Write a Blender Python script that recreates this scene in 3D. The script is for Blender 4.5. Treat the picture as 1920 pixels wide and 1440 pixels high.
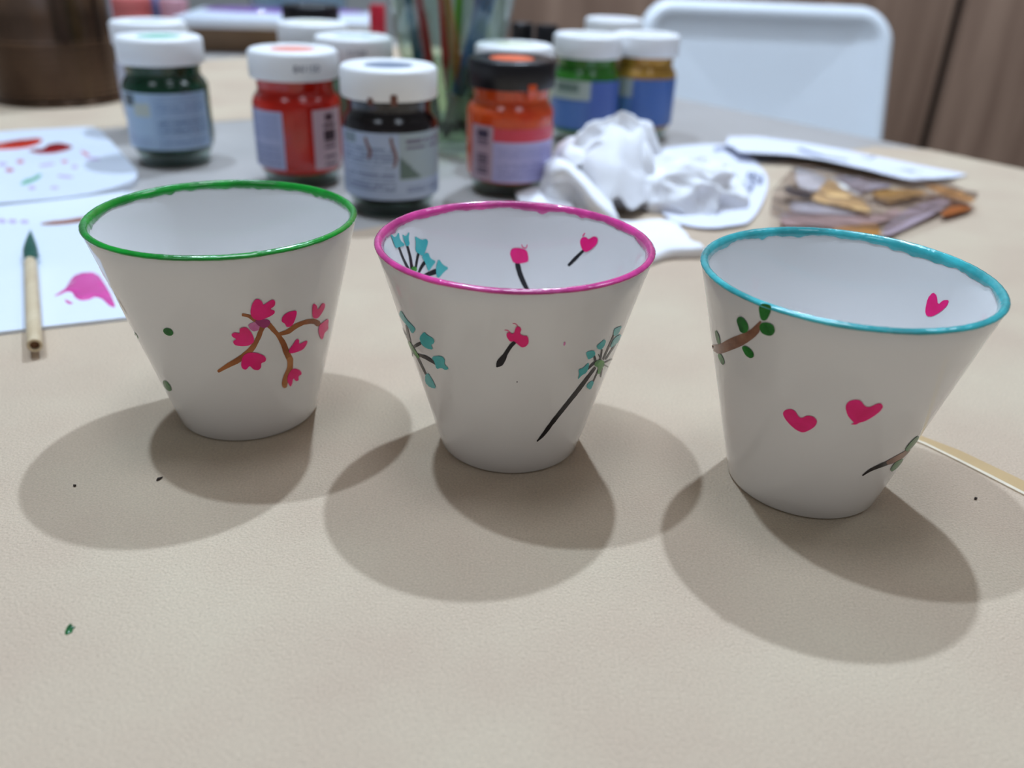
import bpy, bmesh, math, random
from mathutils import Vector, Matrix, noise
from mathutils.geometry import tessellate_polygon

for o in list(bpy.data.objects):
    bpy.data.objects.remove(o)
random.seed(7)
noise.seed_set(11)
S = bpy.context.scene
COL = S.collection

# ------------------------------------------------------------------ camera
F, PITCH, ROLL, CAMH = 1587.549, .48681414, .03969178, .1447265
_c, _s = math.cos(PITCH), math.sin(PITCH)
FW = Vector((0, _c, -_s))
UP0 = Vector((0, _s, _c))
RT = math.cos(ROLL) * Vector((1, 0, 0)) + math.sin(ROLL) * UP0
UP = -math.sin(ROLL) * Vector((1, 0, 0)) + math.cos(ROLL) * UP0
CAM = Vector((0, 0, CAMH))
cam_data = bpy.data.cameras.new('camera')
cam = bpy.data.objects.new('camera', cam_data)
COL.objects.link(cam)
cam.matrix_world = Matrix(((RT.x, UP.x, -FW.x, 0), (RT.y, UP.y, -FW.y, 0),
                           (RT.z, UP.z, -FW.z, CAMH), (0, 0, 0, 1)))
cam_data.sensor_fit = 'HORIZONTAL'
cam_data.sensor_width = 36
cam_data.lens = F / 1920 * 36
cam_data.clip_start = .01
cam_data.clip_end = 50
cam_data.dof.use_dof = True
cam_data.dof.focus_distance = .238
cam_data.dof.aperture_fstop = 8.5
S.camera = cam

# ------------------------------------------------------------------ world, lamps, exposure
S.view_settings.view_transform = 'Standard'
S.view_settings.look = 'None'
S.view_settings.exposure = 0
S.view_settings.gamma = 1
S.view_settings.use_curve_mapping = False
world = bpy.data.worlds.new('world')
S.world = world
world.use_nodes = True
world.node_tree.nodes['Background'].inputs['Color'].default_value = (.93, .95, 1.0, 1)
world.node_tree.nodes['Background'].inputs['Strength'].default_value = .12
CEIL = 2.24
LAMPS = [((.314, 1.395, CEIL - .02), 38, (.77, .955, 1.19)), ((-.607, .687, CEIL - .02), 22, (.77, .955, 1.19))]
for i, (p, w, col) in enumerate(LAMPS):
    ld = bpy.data.lights.new('downlight_beam', 'AREA')
    ld.shape = 'DISK'
    ld.size = .066
    ld.energy = w
    ld.color = col
    lo = bpy.data.objects.new('downlight_beam', ld)
    COL.objects.link(lo)
    lo.location = p


FILL_PANELS = [((.95, -.85), 3.2), ((-.95, -.85), 3.2), ((1.75, .75), 7), ((.05, .25), 10)]  # unseen fill lights, added to raise ambient on table, cup insides and chair
for p, w in FILL_PANELS:
    ld = bpy.data.lights.new('ceiling_panel_light', 'AREA')
    ld.shape = 'SQUARE'
    ld.size = .55
    ld.energy = w
    ld.color = (.85, .955, 1.11)
    lo = bpy.data.objects.new('ceiling_panel_light', ld)
    COL.objects.link(lo)
    lo.location = (p[0], p[1], CEIL - .03)


# ------------------------------------------------------------------ helpers
def ray(px, py):
    return FW + RT * ((px - 960) / F) + UP * ((720 - py) / F)


def gp(px, py, z=0.0):
    d = ray(px, py)
    return CAM + d * ((z - CAMH) / d.z)


def at(px, py, y):
    d = ray(px, py)
    return CAM + d * (y / d.y)


def lin(c):
    def g(v):
        v /= 255.
        return v / 12.92 if v <= .04045 else ((v + .055) / 1.055) ** 2.4
    return (g(c[0]), g(c[1]), g(c[2]), 1)


MATS = {}


def mat(name, rgb, rough=.5, var=0., vscale=40., coat=0., metal=0., trans=0., bump=0., bscale=300., rgb2=None, ior=1.5, spec=.5,
        stretch=None, attr=False, sss=0., grain=0.):
    if name in MATS:
        return MATS[name]
    m = bpy.data.materials.new(name)
    m.use_nodes = True
    nt = m.node_tree
    b = nt.nodes['Principled BSDF']
    b.inputs['Roughness'].default_value = rough
    b.inputs['Metallic'].default_value = metal
    b.inputs['IOR'].default_value = ior
    b.inputs['Specular IOR Level'].default_value = spec
    b.inputs['Coat Weight'].default_value = coat
    b.inputs['Coat Roughness'].default_value = .04
    b.inputs['Transmission Weight'].default_value = trans
    if sss:
        b.inputs['Subsurface Weight'].default_value = sss
        b.inputs['Subsurface Radius'].default_value = (.004, .004, .004)
        b.inputs['Subsurface Scale'].default_value = .5
    base = lin(rgb)
    b.inputs['Base Color'].default_value = base
    tc = nt.nodes.new('ShaderNodeTexCoord')
    vec = tc.outputs['Object']
    if stretch:
        mp = nt.nodes.new('ShaderNodeMapping')
        mp.inputs['Scale'].default_value = stretch
        nt.links.new(vec, mp.inputs['Vector'])
        vec = mp.outputs['Vector']
    if attr:
        a = nt.nodes.new('ShaderNodeAttribute')
        a.attribute_name = 'print'
        nt.links.new(a.outputs['Color'], b.inputs['Base Color'])
    elif var or rgb2:
        n = nt.nodes.new('ShaderNodeTexNoise')
        n.inputs['Scale'].default_value = vscale
        n.inputs['Detail'].default_value = 5
        nt.links.new(vec, n.inputs['Vector'])
        r = nt.nodes.new('ShaderNodeValToRGB')
        c2 = lin(rgb2) if rgb2 else tuple(max(0, x * (1 - var)) for x in base[:3]) + (1,)
        r.color_ramp.elements[0].position = .35
        r.color_ramp.elements[1].position = .65
        r.color_ramp.elements[0].color = c2
        r.color_ramp.elements[1].color = base
        nt.links.new(n.outputs['Fac'], r.inputs['Fac'])
        col_out = r.outputs['Color']
        if grain:
            ng = nt.nodes.new('ShaderNodeTexNoise')
            ng.inputs['Scale'].default_value = 1500
            ng.inputs['Detail'].default_value = 3
            nt.links.new(vec, ng.inputs['Vector'])
            mrg = nt.nodes.new('ShaderNodeMapRange')
            mrg.inputs['From Min'].default_value = .25
            mrg.inputs['From Max'].default_value = .75
            mrg.inputs['To Min'].default_value = 1 - grain
            mrg.inputs['To Max'].default_value = 1 + grain
            nt.links.new(ng.outputs['Fac'], mrg.inputs['Value'])
            vm = nt.nodes.new('ShaderNodeVectorMath')
            vm.operation = 'SCALE'
            nt.links.new(col_out, vm.inputs[0])
            nt.links.new(mrg.outputs['Result'], vm.inputs['Scale'])
            col_out = vm.outputs['Vector']
        nt.links.new(col_out, b.inputs['Base Color'])
    if bump:
        n2 = nt.nodes.new('ShaderNodeTexNoise')
        n2.inputs['Scale'].default_value = bscale
        n2.inputs['Detail'].default_value = 6
        nt.links.new(vec, n2.inputs['Vector'])
        bp = nt.nodes.new('ShaderNodeBump')
        bp.inputs['Strength'].default_value = bump
        bp.inputs['Distance'].default_value = .001
        nt.links.new(n2.outputs['Fac'], bp.inputs['Height'])
        nt.links.new(bp.outputs['Normal'], b.inputs['Normal'])
    MATS[name] = m
    return m


def mesh_obj(name, verts, faces, m, parent=None, smooth=True, colors=None):
    me = bpy.data.meshes.new(name)
    me.from_pydata([tuple(v) for v in verts], [], faces)
    me.validate()
    if smooth:
        me.polygons.foreach_set('use_smooth', [True] * len(me.polygons))
    if m is not None:
        me.materials.append(m)
    if colors is not None:
        a = me.color_attributes.new('print', 'FLOAT_COLOR', 'POINT')
        for i, c in enumerate(colors):
            a.data[i].color = c
    me.update()
    o = bpy.data.objects.new(name, me)
    COL.objects.link(o)
    if parent is not None:
        o.parent = parent
    return o


def bm_obj(name, bm, m, parent=None, smooth=True):
    me = bpy.data.meshes.new(name)
    bm.to_mesh(me)
    bm.free()
    if smooth:
        me.polygons.foreach_set('use_smooth', [True] * len(me.polygons))
    me.materials.append(m)
    o = bpy.data.objects.new(name, me)
    COL.objects.link(o)
    if parent is not None:
        o.parent = parent
    return o


def sharp(o, ang=35):
    o.data.set_sharp_from_angle(angle=math.radians(ang))
    return o


def empty(name, loc, rz=0.):
    o = bpy.data.objects.new(name, None)
    COL.objects.link(o)
    o.location = loc
    o.rotation_euler = (0, 0, rz)
    o.empty_display_size = .02
    return o


def tag(o, label, cat, group=None, kind=None):
    if label:
        o['label'] = label
    if cat:
        o['category'] = cat
    if group:
        o['group'] = group
    if kind:
        o['kind'] = kind
    return o


def struct(o):
    o['kind'] = 'structure'
    return o


def lathe(profile, seg=64, closed=False, a0=0., a1=2 * math.pi):
    """profile [(r,z)] -> verts, faces; r==0 ends collapse to a pole"""
    full = abs(a1 - a0 - 2 * math.pi) < 1e-6
    n = seg if full else seg + 1
    V, Fc, idx = [], [], []
    for r, z in profile:
        if r < 1e-7:
            idx.append([len(V)] * n)
            V.append((0, 0, z))
        else:
            row = []
            for k in range(n):
                a = a0 + (a1 - a0) * k / seg
                row.append(len(V))
                V.append((r * math.cos(a), r * math.sin(a), z))
            idx.append(row)
    R = len(profile)
    for i in range(R - (0 if closed else 1)):
        A, B = idx[i], idx[(i + 1) % R]
        for k in range(seg):
            k2 = (k + 1) % n
            q = [A[k], A[k2], B[k2], B[k]]
            u = []
            for x in q:
                if x not in u:
                    u.append(x)
            if len(u) > 2:
                Fc.append(u)
    return V, Fc


def lathe_obj(name, profile, m, parent=None, seg=64, closed=False, ang=40):
    V, Fc = lathe(profile, seg, closed)
    return sharp(mesh_obj(name, V, Fc, m, parent), ang)


def box_bm(bm, c, s, bevel=0., seg=2, rot=None):
    mtx = Matrix.Translation(c) @ (rot if rot else Matrix()) @ Matrix.Diagonal((s[0], s[1], s[2], 1))
    r = bmesh.ops.create_cube(bm, size=1, matrix=mtx)
    if bevel:
        es = set()
        for v in r['verts']:
            es.update(v.link_edges)
        bmesh.ops.bevel(bm, geom=list(es), offset=bevel, segments=seg, affect='EDGES', profile=.5)


def box(name, c, s, m, parent=None, bevel=0., rot=None, seg=2):
    bm = bmesh.new()
    box_bm(bm, c, s, bevel, seg, rot)
    return sharp(bm_obj(name, bm, m, parent), 35)


def tube_vf(pts, rad, seg=12, cap=True):
    pts = [Vector(p) for p in pts]
    if not hasattr(rad, '__len__'):
        rad = [rad] * len(pts)
    V, Fc = [], []
    up = Vector((0, 0, 1))
    for i, p in enumerate(pts):
        t = (pts[min(i + 1, len(pts) - 1)] - pts[max(i - 1, 0)]).normalized()
        ref = up if abs(t.z) < .95 else Vector((1, 0, 0))
        a = t.cross(ref).normalized()
        b = a.cross(t)
        for k in range(seg):
            an = 2 * math.pi * k / seg
            V.append(p + (a * math.cos(an) + b * math.sin(an)) * rad[i])
    for i in range(len(pts) - 1):
        for k in range(seg):
            k2 = (k + 1) % seg
            Fc.append([i * seg + k, i * seg + k2, (i + 1) * seg + k2, (i + 1) * seg + k])
    if cap:
        Fc.append(list(range(seg))[::-1])
        Fc.append([(len(pts) - 1) * seg + k for k in range(seg)])
    return V, Fc


def tube(name, pts, rad, m, parent=None, seg=12, cap=True):
    V, Fc = tube_vf(pts, rad, seg, cap)
    return sharp(mesh_obj(name, V, Fc, m, parent), 50)


def chaikin(poly, n=2, k=.22):
    for _ in range(n):
        out = []
        for i in range(len(poly)):
            a, b = poly[i], poly[(i + 1) % len(poly)]
            out.append((a[0] * (1 - k) + b[0] * k, a[1] * (1 - k) + b[1] * k))
            out.append((a[0] * k + b[0] * (1 - k), a[1] * k + b[1] * (1 - k)))
        poly = out
    return poly


def fill2d(poly, maxlen):
    """triangulated 2-D fill with edges no longer than maxlen -> (list of (x,y), faces)"""
    area = sum(poly[i][0] * poly[(i + 1) % len(poly)][1] - poly[(i + 1) % len(poly)][0] * poly[i][1] for i in range(len(poly)))
    if area < 0:
        poly = poly[::-1]
    bm = bmesh.new()
    vs = [bm.verts.new((p[0], p[1], 0)) for p in poly]
    for t in tessellate_polygon([[Vector((p[0], p[1], 0)) for p in poly]]):
        try:
            bm.faces.new([vs[i] for i in t])
        except ValueError:
            pass
    bmesh.ops.recalc_face_normals(bm, faces=bm.faces)
    for _ in range(12):
        es = [e for e in bm.edges if e.calc_length() > maxlen]
        if not es or len(bm.faces) > 20000:
            break
        bmesh.ops.subdivide_edges(bm, edges=es, cuts=1)
        bmesh.ops.triangulate(bm, faces=[f for f in bm.faces if len(f.verts) > 3])
    bm.normal_update()
    for f in bm.faces:
        if f.normal.z < 0:
            f.normal_flip()
    bm.verts.index_update()
    V = [(v.co.x, v.co.y) for v in bm.verts]
    Fc = [[v.index for v in f.verts] for f in bm.faces]
    bound = [[e.verts[0].index, e.verts[1].index] for e in bm.edges if e.is_boundary]
    # orient boundary edges along their face
    ori = []
    for e in bm.edges:
        if e.is_boundary:
            l = e.link_loops[0]
            ori.append((l.vert.index, l.link_loop_next.vert.index))
    bm.free()
    return V, Fc, ori


def slab(name, poly, m, parent=None, zbot=0., ztop=.001, top=None, maxlen=.02, smooth=True, smooth_n=0, ang=40):
    """solid sheet over a ground polygon (x,y); top(x,y) adds height to both sides"""
    if smooth_n:
        poly = chaikin(poly, smooth_n)
    V2, Fc, bd = fill2d(poly, maxlen)
    n = len(V2)
    h = [top(x, y) if top else 0. for x, y in V2]
    V = [(x, y, ztop + h[i]) for i, (x, y) in enumerate(V2)] + [(x, y, zbot + h[i]) for i, (x, y) in enumerate(V2)]
    faces = [f for f in Fc] + [[i + n for i in f[::-1]] for f in Fc]
    for a, b in bd:
        faces.append([a, a + n, b + n, b])
    return sharp(mesh_obj(name, V, faces, m, parent), ang)


def pxpoly(pts, z=0.):
    return [tuple(gp(x, y, z)[:2]) for x, y in pts]


def blob(name, poly, m, parent=None, z=0., h=.0006, maxlen=.004, smooth_n=2):
    """a puddle of paint: domed fill on a level surface"""
    poly = chaikin(poly, smooth_n)
    V2, Fc, bd = fill2d(poly, maxlen)
    bset = set(i for e in bd for i in e)
    P = [V2[i] for i in bset]
    V = []
    for i, (x, y) in enumerate(V2):
        if i in bset:
            V.append((x, y, z))
        else:
            d = min(math.hypot(x - a, y - b) for a, b in P)
            V.append((x, y, z + h * min(1, d / .002) ** .5))
    return mesh_obj(name, V, Fc, m, parent)


def sm(a, b, x):
    t = max(0, min(1, (x - a) / (b - a)))
    return t * t * (3 - 2 * t)


def clear_mat(name, tint, rough=.02, ior=1.5):
    """thin clear wall: tinted see-through plus Fresnel reflection"""
    m = bpy.data.materials.new(name)
    m.use_nodes = True
    nt = m.node_tree
    nt.nodes.remove(nt.nodes['Principled BSDF'])
    tr = nt.nodes.new('ShaderNodeBsdfTransparent')
    tr.inputs['Color'].default_value = lin(tint)
    gl = nt.nodes.new('ShaderNodeBsdfGlossy')
    gl.inputs['Roughness'].default_value = rough
    fr = nt.nodes.new('ShaderNodeFresnel')
    geo = nt.nodes.new('ShaderNodeNewGeometry')
    mr = nt.nodes.new('ShaderNodeMapRange')
    mr.inputs['To Min'].default_value = ior
    mr.inputs['To Max'].default_value = 1 / ior
    nt.links.new(geo.outputs['Backfacing'], mr.inputs['Value'])
    nt.links.new(mr.outputs['Result'], fr.inputs['IOR'])
    mx = nt.nodes.new('ShaderNodeMixShader')
    nt.links.new(fr.outputs['Fac'], mx.inputs['Fac'])
    nt.links.new(tr.outputs['BSDF'], mx.inputs[1])
    nt.links.new(gl.outputs['BSDF'], mx.inputs[2])
    nt.links.new(mx.outputs['Shader'], nt.nodes['Material Output'].inputs['Surface'])
    return m


# ------------------------------------------------------------------ shared materials
M_wood = mat('wood_wall', (180, 148, 126), .5, rgb2=(150, 120, 101), vscale=3, stretch=(9, 9, .6))
M_dark = mat('dark_gap', (38, 28, 25), .8)
M_grey_wall = mat('grey_wall', (176, 176, 172), .8, var=.08, vscale=2)
M_white_paint = mat('ceiling_white', (232, 230, 226), .8, var=.04, vscale=2)
M_floor = mat('floor_grey', (128, 118, 108), .5, var=.15, vscale=6)
M_laminate = mat('table_laminate', (183, 178, 174), .38, rgb2=(172, 167, 163), vscale=9)
M_kraft = mat('kraft_paper', (207, 189, 164), .75, rgb2=(200, 178, 155), vscale=16, bump=.7, bscale=1300, spec=.25, grain=.11)
M_steel = mat('leg_steel', (150, 150, 152), .35, metal=1)
M_porcelain = mat('porcelain', (236, 234, 233), .05, var=.015, vscale=30, ior=1.5)
M_lid_white = mat('lid_plastic', (250, 251, 252), .4, var=.03, vscale=60)
M_lid_black = mat('lid_black', (24, 22, 28), .35, var=.2, vscale=60)
M_paper = mat('white_paper', (226, 228, 240), .75, var=.03, vscale=30)
M_palette = mat('palette_white', (226, 234, 246), .3, var=.02, vscale=25)
M_glass = clear_mat('clear_glass', (240, 247, 242))
M_print = mat('label_print', (255, 255, 255), .4, attr=True, coat=.2)

# ------------------------------------------------------------------ room
FLOOR = -.74
floor = struct(box('floor', (0, .2, FLOOR - .05), (6, 5.2, .1), M_floor))
ceiling = struct(box('ceiling', (0, .2, CEIL + .05), (6, 5.2, .1), M_white_paint))
WY = 2.3
wall_back = struct(box('wall_back', (0, WY + .1, (FLOOR + CEIL) / 2), (6, .1, CEIL - FLOOR), M_dark))
wl = struct(box('wall_left', (-2.95, .2, (FLOOR + CEIL) / 2), (.1, 4.1, CEIL - FLOOR), M_grey_wall))
gx = at(1775, 135, WY).x
x0w = at(948, 0, WY).x
edges = [-2.89, -1.4, x0w, gx - .014]
for i in range(3):
    a, b = edges[i], edges[i + 1]
    box('wall_panel', ((a + b) / 2, WY + .03, (FLOOR + CEIL) / 2), (b - a - .006, .04, CEIL - FLOOR),
        M_wood if i == 2 else M_grey_wall, wall_back, .002)
for a, b in [(gx + .014, gx + 1.0), (gx + 1.03, 2.9)]:
    box('wall_panel', ((a + b) / 2, WY + .03, (FLOOR + CEIL) / 2), (b - a, .04, CEIL - FLOOR), M_wood, wall_back, .002)

M_emit = bpy.data.materials.new('lamp_diffuser')
M_emit.use_nodes = True
_b = M_emit.node_tree.nodes['Principled BSDF']
_b.inputs['Emission Color'].default_value = (1, .98, .95, 1)
_b.inputs['Emission Strength'].default_value = 6
M_fill_panel = mat('panel_diffuser', (235, 238, 240), .6, var=.02)  # face of the added fill panels
for i, (p, w, col) in enumerate(LAMPS):
    r = empty('ceiling_downlight', (p[0], p[1], CEIL))
    tag(r, ['round recessed ceiling downlight on the wood panel wall side of the table',
            'round recessed ceiling downlight above the side of the table with the tin can'][i], 'lamp', 'ceiling downlights')
    lathe_obj('trim_ring', [(.036, -.004), (.05, -.004), (.056, 0), (.036, 0)], M_white_paint, r, 48, True)
    lathe_obj('diffuser', [(0, -.003), (.036, -.003), (.036, -.001), (0, -.001)], M_emit, r, 32)

for i, (p, w) in enumerate(FILL_PANELS):
    r = empty('ceiling_panel', (p[0], p[1], CEIL))  # invented out-of-view fixture around each added fill light
    tag(r, ['square ceiling light panel on the open chair side of the room', 'square ceiling light panel near the grey wall', 'square ceiling light panel over the chair end of the table', 'square ceiling light panel straight above the painted cups'][i], 'lamp', 'square ceiling light panels')
    for sx in (-1, 1):
        box('frame', (sx * .295, 0, -.008), (.02, .61, .016), M_white_paint, r, .002)
        box('frame', (0, sx * .295, -.008), (.57, .02, .016), M_white_paint, r, .002)
    box('diffuser', (0, 0, -.006), (.57, .57, .008), M_fill_panel, r)

# ------------------------------------------------------------------ table
NV = Vector((.777, .6295, 0)).normalized()
DV = Vector((NV.y, -NV.x, 0))
NE = .716


def nd(n, d, z=0.):
    return NV * n + DV * d + Vector((0, 0, z))


TOPZ = -.0005
rotT = Matrix.Rotation(math.atan2(DV.y, DV.x), 4, 'Z')
tc_ = nd((NE - .5) / 2, -.45)
table = empty('work_table', (tc_.x, tc_.y, FLOOR), math.atan2(DV.y, DV.x))
tag(table, 'large grey laminate work table carrying the cups and paint jars', 'table')
TL, TW = 2.3, NE + .5
box('table_top', (0, 0, TOPZ - FLOOR - .0125), (TL, TW, .025), M_laminate, table, .003)
for sx in (-1, 1):
    for sy in (-1, 1):
        box('leg', (sx * (TL / 2 - .08), sy * (TW / 2 - .08), (-FLOOR - .026) / 2 - .0), (.05, .05, -FLOOR - .0255), M_steel, table, .004)
box('apron', (0, 0, -FLOOR - .055), (TL - .2, TW - .2, .055), M_steel, table, .002)


def edge_pt(d, n=NE - .002):
    p = nd(n, d)
    return (p.x, p.y)


# near sheet: everything on the camera's side of the bare strip
dn = Vector((.294, .722, 0)).dot(DV)
wave = lambda x, y: .0
near_poly = [(-.34, .27), (-.2, .368), (-.085, .447), (.02, .527), (.16, .628), (.294, .722)]
near_poly += [edge_pt(dn + .03), edge_pt(.0), edge_pt(.5), (nd(-.3, .5).x, nd(-.3, .5).y), (nd(-.45, 0).x, nd(-.45, 0).y)]
kr = slab('kraft_paper', near_poly, M_kraft, None, TOPZ, 0., maxlen=.2)
tag(kr, 'beige kraft paper sheet spread under the three painted cups', 'paper', 'kraft table covers')
far_poly = [(-.62, .50), (-.45, .606), (-.334, .672), (-.226, .735), (-.02, .83), (.153, .912), edge_pt(-.71), edge_pt(-1.12)]
far_poly += [(nd(-.2, -1.0).x, nd(-.2, -1.0).y)]
kf = slab('kraft_paper', far_poly, M_kraft, None, TOPZ, 0., maxlen=.2)
tag(kf, 'beige kraft paper sheet beyond the bare grey strip, under the tin can', 'paper', 'kraft table covers')

# tan strip at the seam
M_tan = mat('tan_tape', (198, 168, 124), .35, var=.08, vscale=50, coat=.2)
M_pale = mat('torn_paper', (222, 208, 184), .8, var=.1, vscale=200)
strip = empty('tape_strip', gp(1820, 868))
tag(strip, 'narrow tan tape strip on kraft paper beside the teal-rimmed cup', 'tape')
L0 = strip.location


def loc_poly(pts, org, z=0.):
    return [(p[0] - org.x, p[1] - org.y) for p in pxpoly(pts, z)]


slab('tape', loc_poly([(1690, 806), (1726, 818), (1800, 846), (1865, 877), (1920, 903), (1990, 938), (2200, 1050), (2200, 1084), (1990, 962), (1920, 925), (1860, 894), (1800, 864), (1735, 832), (1690, 815)], L0),
     M_tan, strip, .0, .0003, maxlen=.02)
slab('torn_edge', loc_poly([(1690, 815), (1735, 832), (1800, 864), (1860, 894), (1920, 925), (1990, 962), (2200, 1084), (2200, 1090), (1990, 967), (1920, 930), (1860, 899), (1800, 868), (1735, 836), (1690, 818)], L0),
     M_pale, strip, .0, .0005, maxlen=.02)


# ------------------------------------------------------------------ cups
class Cup:
    def __init__(self, x, y, dR, dH, rx, ry, label, rim_rgb, seed):
        self.o = Vector((x, y, 0))
        self.R, self.H, self.rb = .04 + dR, .06724 + dH, .02209
        self.sx, self.sy = rx / self.H, ry / self.H
        self.t = .0019
        self.lift = 0
        self.root = empty('painted_cup', self.o)
        tag(self.root, label, 'cup', 'hand painted porcelain cups')
        H, R, rb, t = self.H, self.R, self.rb, self.t
        k = (R - rb) / H
        zb = .0035
        prof = [(0, .0022), (rb * .72, .0022), (rb * .80, .0004), (rb * .86, 0), (rb - .0006, 0), (rb - .0001, .0004), (rb + k * .001, .001)]
        for i in range(1, 13):
            z = .001 + (H - .002) * i / 12
            prof.append((rb + k * z, z))
        Rt = rb + k * (H - .001)
        prof += [(Rt - t * .08, H - .0004), (Rt - t * .3, H - .00005), (Rt - t * .5, H), (Rt - t * .75, H - .0002), (Rt - t * .98, H - .0010)]
        for i in range(1, 11):
            z = H - .001 + (zb + .004 - H + .001) * i / 10
            prof.append((rb + k * z - t, z))
        ri = rb + k * (zb + .004) - t
        prof += [(ri - .0009, zb + .002), (ri - .0028, zb + .0006), (ri - .006, zb), (0, zb)]
        V, Fc = lathe(prof, 144)
        V = [(v[0] + self.sx * v[2], v[1] + self.sy * v[2], v[2]) for v in V]
        sharp(mesh_obj('cup_body', V, Fc, M_porcelain, self.root), 60)
        self.rim(rim_rgb, seed)

    def rim(self, rgb, seed):
        m = mat('rim_paint_%d' % seed, rgb, .2, rgb2=tuple(int(c * .8) for c in rgb), vscale=110, coat=.7, bump=.25, bscale=500)
        H, R, rb, t = self.H, self.R, self.rb, self.t
        k = (R - rb) / H
        seg = 360
        rows = []
        for i in range(seg):
            a = 2 * math.pi * i / seg
            q = Vector((math.cos(a) * 4, math.sin(a) * 4, seed * 7.3))
            q2 = q * 4.2
            do = .0004 + .00022 * noise.noise(q) + .0001 * noise.noise(q2)
            di = .00125 + .0010 * noise.noise(q + Vector((9, 3, 1))) + .0003 * noise.noise(q2 + Vector((2, 2, 2)))
            di += .0022 * max(0, noise.noise(q * 1.9 + Vector((4, 4, 4))) - .28)
            di = max(.0004, di)
            th = .00022 + .00008 * noise.noise(q2 * 1.7)
            row = []
            Rt = rb + k * (H - .001)
            pts = [(rb + k * (H - .0006 - do), H - .0006 - do, 0.), (rb + k * (H - .0006 - do * .75), H - .0006 - do * .75, 1), (rb + k * (H - .0006), H - .0006, .9), (Rt - t * .08, H - .0004, 1)]
            for (r, z, e) in pts:
                row.append((r + th * e, z + (th * .5 if z > H - .0006 else 0)))
            row += [(Rt - t * .3, H - .00005 + th), (Rt - t * .5, H + th), (Rt - t * .75, H - .0002 + th), (Rt - t * .98 - th, H - .001)]
            row += [(rb + k * (H - .001 - di * .8) - t - th, H - .001 - di * .8), (rb + k * (H - .001 - di) - t + .00005, H - .001 - di)]
            rows.append([((r) * math.cos(a) + self.sx * z, (r) * math.sin(a) + self.sy * z, z) for r, z in row])
        n = len(rows[0])
        V = [p for row in rows for p in row]
        Fc = []
        for i in range(seg):
            j = (i + 1) % seg
            for q in range(n - 1):
                Fc.append([i * n + q, j * n + q, j * n + q + 1, i * n + q + 1])
        mesh_obj('rim_band', V, Fc, m, self.root)

    def hit(self, px, py, inside, off):
        d = ray(px, py)
        o = CAM - self.o
        # un-shear
        ox, oy, oz = o.x - self.sx * o.z, o.y - self.sy * o.z, o.z
        dx, dy, dz = d.x - self.sx * d.z, d.y - self.sy * d.z, d.z
        k = (self.R - self.rb) / self.H
        r0 = self.rb + (-self.t - off if inside else off)
        a = dx * dx + dy * dy - (k * dz) ** 2
        b = 2 * (ox * dx + oy * dy - (r0 + k * oz) * k * dz)
        c = ox * ox + oy * oy - (r0 + k * oz) ** 2
        D = b * b - 4 * a * c
        if D < 0:
            return None
        t = (-b + math.sqrt(D)) / (2 * a) if inside else (-b - math.sqrt(D)) / (2 * a)
        x, y, z = ox + t * dx, oy + t * dy, oz + t * dz
        z = max(z, .001)
        return Vector((x + self.sx * z, y + self.sy * z, z))

    def put(self, name, V2, Fc, m, inside, off):
        cx = sum(v[0] for v in V2) / len(V2)
        cy = sum(v[1] for v in V2) / len(V2)
        V = []
        for x, y in V2:
            p = None
            for s in (1, .9, .8, .65, .5, .3, .1, 0):
                p = self.hit(cx + (x - cx) * s, cy + (y - cy) * s, inside, off)
                if p is not None:
                    break
            V.append(p if p is not None else Vector((0, 0, .03)))
        Fc = [f[::-1] for f in Fc]
        return mesh_obj(name, V, Fc, m, self.root)

    def fill(self, name, poly, m, inside=False, off=.00014, n=2):
        V2, Fc, bd = fill2d(chaikin(poly, n), 5)
        return self.put(name, V2, Fc, m, inside, off)

    def stroke(self, name, pts, m, inside=False, off=.0001, jit=.06):
        """pts [(x,y,w)] in photo pixels"""
        P = []
        for i in range(len(pts) - 1):
            a, b = pts[i], pts[i + 1]
            p0 = pts[max(i - 1, 0)]
            p3 = pts[min(i + 2, len(pts) - 1)]
            nseg = max(2, int(math.hypot(b[0] - a[0], b[1] - a[1]) / 3))
            for j in range(nseg):
                t = j / nseg
                q = []
                for c in range(3):
                    q.append(.5 * (2 * a[c] + (b[c] - p0[c]) * t + (2 * p0[c] - 5 * a[c] + 4 * b[c] - p3[c]) * t * t + (3 * a[c] - p0[c] - 3 * b[c] + p3[c]) * t ** 3))
                P.append(q)
        P.append(list(pts[-1]))
        # round ends
        def ext(p, q):
            d = Vector((p[0] - q[0], p[1] - q[1])).normalized() * p[2] * .35
            return [[p[0] + d.x, p[1] + d.y, p[2] * .45], [p[0] + d.x * .6, p[1] + d.y * .6, p[2] * .8]]
        P = ext(P[0], P[1]) + P + ext(P[-1], P[-2])[::-1]
        V2, Fc = [], []
        for i, p in enumerate(P):
            a, b = P[max(i - 1, 0)], P[min(i + 1, len(P) - 1)]
            t = Vector((b[0] - a[0], b[1] - a[1])).normalized()
            nx, ny = -t.y, t.x
            w = p[2] * .5 * (1 + jit * 2 * noise.noise(Vector((p[0] * .12, p[1] * .12, 3))))
            for s in (-1, -.4, .4, 1):
                V2.append((p[0] + nx * w * s, p[1] + ny * w * s))
        for i in range(len(P) - 1):
            for q in range(3):
                Fc.append([i * 4 + q, i * 4 + q + 1, (i + 1) * 4 + q + 1, (i + 1) * 4 + q])
        return self.put(name, V2, Fc, m, inside, off)


def Z(x0, y0, s):
    def f(pts):
        return [(x0 + p[0] / s, y0 + p[1] / s) + ((p[2] / s,) if len(p) > 2 else ()) for p in pts]
    return f


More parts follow.
